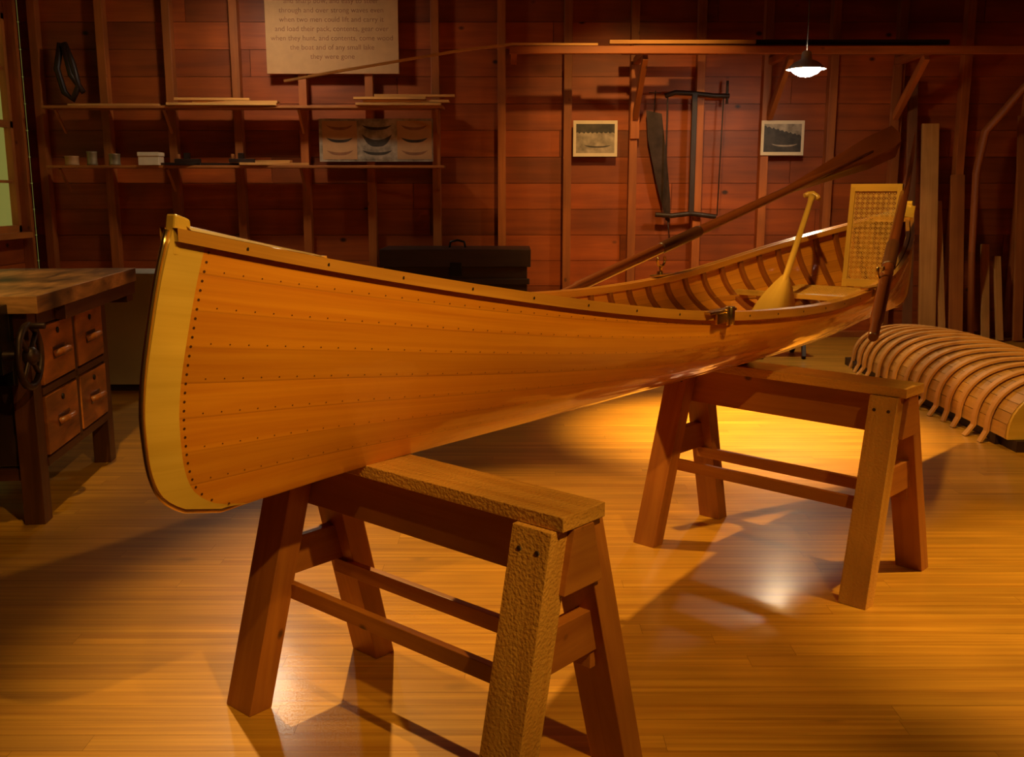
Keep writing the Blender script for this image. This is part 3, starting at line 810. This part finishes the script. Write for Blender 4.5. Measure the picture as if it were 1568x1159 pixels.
def lean(x, w, h, m, dx=0.0, t=0.03, y0=8.9):
    b = B("leaning_plank"); b.bar((x, y0, 0.012), (x+dx, YS-0.03, h), w, t, m, up=(0, -1, 0.1)); b.finish(bevel=0.002)
lean(3.74, 0.15, 1.93, M_lum); lean(4.00, 0.12, 1.48, M_shelf, 0.02); lean(4.27, 0.07, 0.86, M_lum, 0.05)
lean(3.56, 0.08, 2.3, M_dull); lean(3.88, 0.06, 1.25, M_lum, -0.02)
b = B("natural_crook_knee")
b.tube([(4.16, 8.95, 0.02), (4.13, 9.0, 0.8), (4.12, 9.02, 1.5), (4.16, 9.0, 1.85), (4.26, 8.9, 2.02), (4.36, 8.8, 2.2), (4.45, 8.7, 2.33), (4.62, 8.6, 2.395)], [0.04, 0.04, 0.045, 0.05, 0.05, 0.045, 0.04, 0.035], M_stud, n=10, squash=0.7)
b.finish()
lean(4.40, 0.06, 0.75, M_lum, 0.04); lean(4.56, 0.08, 2.0, M_shelf, 0.0); lean(4.72, 0.10, 1.9, M_lum, 0.0)

b = B("canoe_building_form")
cx, hw, hh, zb = 3.00, 0.43, 0.30, 0.06
def sec(q, y, off=0.0):
    a = math.pi*q; k = 1-0.25*max(0, (y-6.6)/1.2)**2
    return Vector((cx-(hw*k+off)*math.copysign(abs(math.cos(a))**0.8, math.cos(a)), y, zb+(hh*k+off)*math.sin(a)**0.85))
ns = 16
for i in range(ns):
    q0, q1 = (i+0.02)/ns, (i+0.98)/ns
    ys = [5.05+2.6*k/8 for k in range(9)]
    G = [[sec(q0, y), sec(q1, y)] for y in ys]; UVs = [[(y, i*0.3), (y, i*0.3+0.08)] for y in ys]
    b.grid(G, M_form, UVs, smooth=False)
for yy in (5.05, 5.7, 6.35, 7.0, 7.62):
    row = [sec(k/24, yy, -0.004) for k in range(25)]
    for dy in (-0.02, 0.02):
        vs = [b.bm.verts.new(p+Vector((0, dy, 0))) for p in row]; b.face(vs, M_stem, [(p.x, p.z) for p in row])
    G = [[p+Vector((0, -0.02, 0)), p+Vector((0, 0.02, 0))] for p in row]; b.grid(G, M_stem, [[(0, 0), (0, .02)]]*25, smooth=False)
for sx in (-1, 1): b.bx(cx+sx*0.36-0.03, cx+sx*0.36+0.03, 5.0, 7.7, 0, 0.058, M_dark)
for yy in (5.2, 6.3, 7.4): b.bx(cx-0.42, cx+0.42, yy-0.03, yy+0.03, 0.002, 0.06, M_dark)
for k in range(15):
    y = 5.22+0.165*k; sl = 0.03*math.sin(k*2.1); fl = 0.045+0.02*math.sin(k*1.7)
    row = []
    for j in range(33):
        q = -0.07+1.14*j/32
        qq = min(max(q, 0.0), 1.0); p = sec(qq, y, 0.010)
        if q < 0: p = p+Vector((-fl*(-q)/0.07*0.7, 0, -0.055*(-q)/0.07))
        if q > 1: p = p+Vector((fl*(q-1)/0.07*0.7, 0, -0.055*(q-1)/0.07))
        p.y += sl*(q-0.5); row.append(p)
    G, UVs = [], []
    for j, p in enumerate(row):
        o = Vector((0, 0.021, 0)); c = Vector((cx, p.y, zb)); nrm = (p-c).normalized()*0.014
        G.append([p-o, p+o, p+o+nrm, p-o+nrm, p-o]); UVs.append([(j*0.04, kk*0.02) for kk in range(5)])
    b.grid(G, M_lum, UVs, smooth=False)
b.finish()

# ------------------------------------------------------------------ lamps
def pendant(x, y, z, energy, vis_cone=150, col=(1.0, 0.62, 0.22)):
    e = empty("pendant_lamp", (x, y, z))
    b = B("shade")
    b.lathe((0, 0, 0), [(0.02, 0.13), (0.035, 0.12), (0.04, 0.07), (0.09, 0.045), (0.145, 0.0), (0.150, -0.006), (0.143, -0.002), (0.088, 0.038), (0.03, 0.06)], M_enamel)
    b.lathe((0, 0, 0.025), [(0.0, -0.085), (0.045, -0.078), (0.085, -0.058), (0.110, -0.034), (0.105, -0.016), (0.04, 0.01), (0.0, 0.02)], M_bulb)
    b.cyl((0, 0, 0.12), (0, 0, ZC-0.001-z), 0.004, M_rope, n=8)
    o = b.finish(parent=e)
    ld = bpy.data.lights.new("lamp_light", 'SPOT'); ld.energy = energy; ld.color = col; ld.spot_size = math.radians(vis_cone); ld.spot_blend = 0.5; ld.shadow_soft_size = 0.06
    lo = bpy.data.objects.new("lamp_light", ld); bpy.context.collection.objects.link(lo); lo.location = (0, 0, -0.14); lo.parent = e
pendant(2.20, 7.75, 2.235, 20)
pendant(-2.10, 8.2, 3.02, 1)

def spot(name, loc, tgt, energy, size, blend=0.5, col=(1.0, 0.62, 0.17), soft=0.04):
    ld = bpy.data.lights.new(name, 'SPOT'); ld.energy = energy; ld.color = col
    ld.spot_size = math.radians(size); ld.spot_blend = blend; ld.shadow_soft_size = soft
    o = bpy.data.objects.new(name, ld); bpy.context.collection.objects.link(o); o.location = loc
    o.rotation_euler = (Vector(tgt)-Vector(loc)).to_track_quat('-Z', 'Y').to_euler()
    return o
spot("track_spot_rear_left", (-1.1, 4.6, 3.3), (0.4, 3.0, 0.3), 520, 62, 0.6, soft=0.03)
spot("track_spot_front_right", (1.35, 0.1, 3.3), (0.12, 2.5, 0.9), 330, 46, 0.8)
spot("track_spot_floor_far", (1.2, 6.2, 3.3), (1.35, 5.5, 0), 2100, 40, 1.0)
spot("track_spot_floor_right", (2.6, 2.9, 3.3), (2.2, 2.9, 0), 560, 45, 0.6)
spot("track_spot_boat_stern", (0.6, 3.0, 3.3), (1.7, 4.7, 1.0), 260, 40, 0.6)
spot("track_spot_wall", (0.9, 6.4, 3.4), (1.1, 9.3, 1.2), 270, 54, 1.0, col=(1, 0.57, 0.15))
spot("track_spot_bench", (-1.4, 3.0, 3.3), (-2.3, 4.3, 0.9), 190, 40, 0.9)
spot("track_spot_bow", (0.1, 0.1, 3.3), (-0.6, 2.05, 1.0), 90, 26, 0.9)
spot("fill_spot_form", (2.2, 4.2, 3.3), (3.0, 5.9, 0.3), 150, 46, 0.9)  # added fill light, brightens the near end of the form

w = bpy.data.worlds.new("World"); sc.world = w; w.use_nodes = True
bg = w.node_tree.nodes["Background"]; bg.inputs[0].default_value = (0.50, 0.46, 0.09, 1); bg.inputs[1].default_value = 0.4

cam = bpy.data.cameras.new("camera"); co = bpy.data.objects.new("camera", cam); bpy.context.collection.objects.link(co)
co.location = (0, 0, 1.32); co.rotation_euler = (math.radians(90-10.54), 0, 0)
cam.lens = 35.01; cam.sensor_width = 36; cam.sensor_fit = 'HORIZONTAL'; cam.clip_end = 100
sc.camera = co
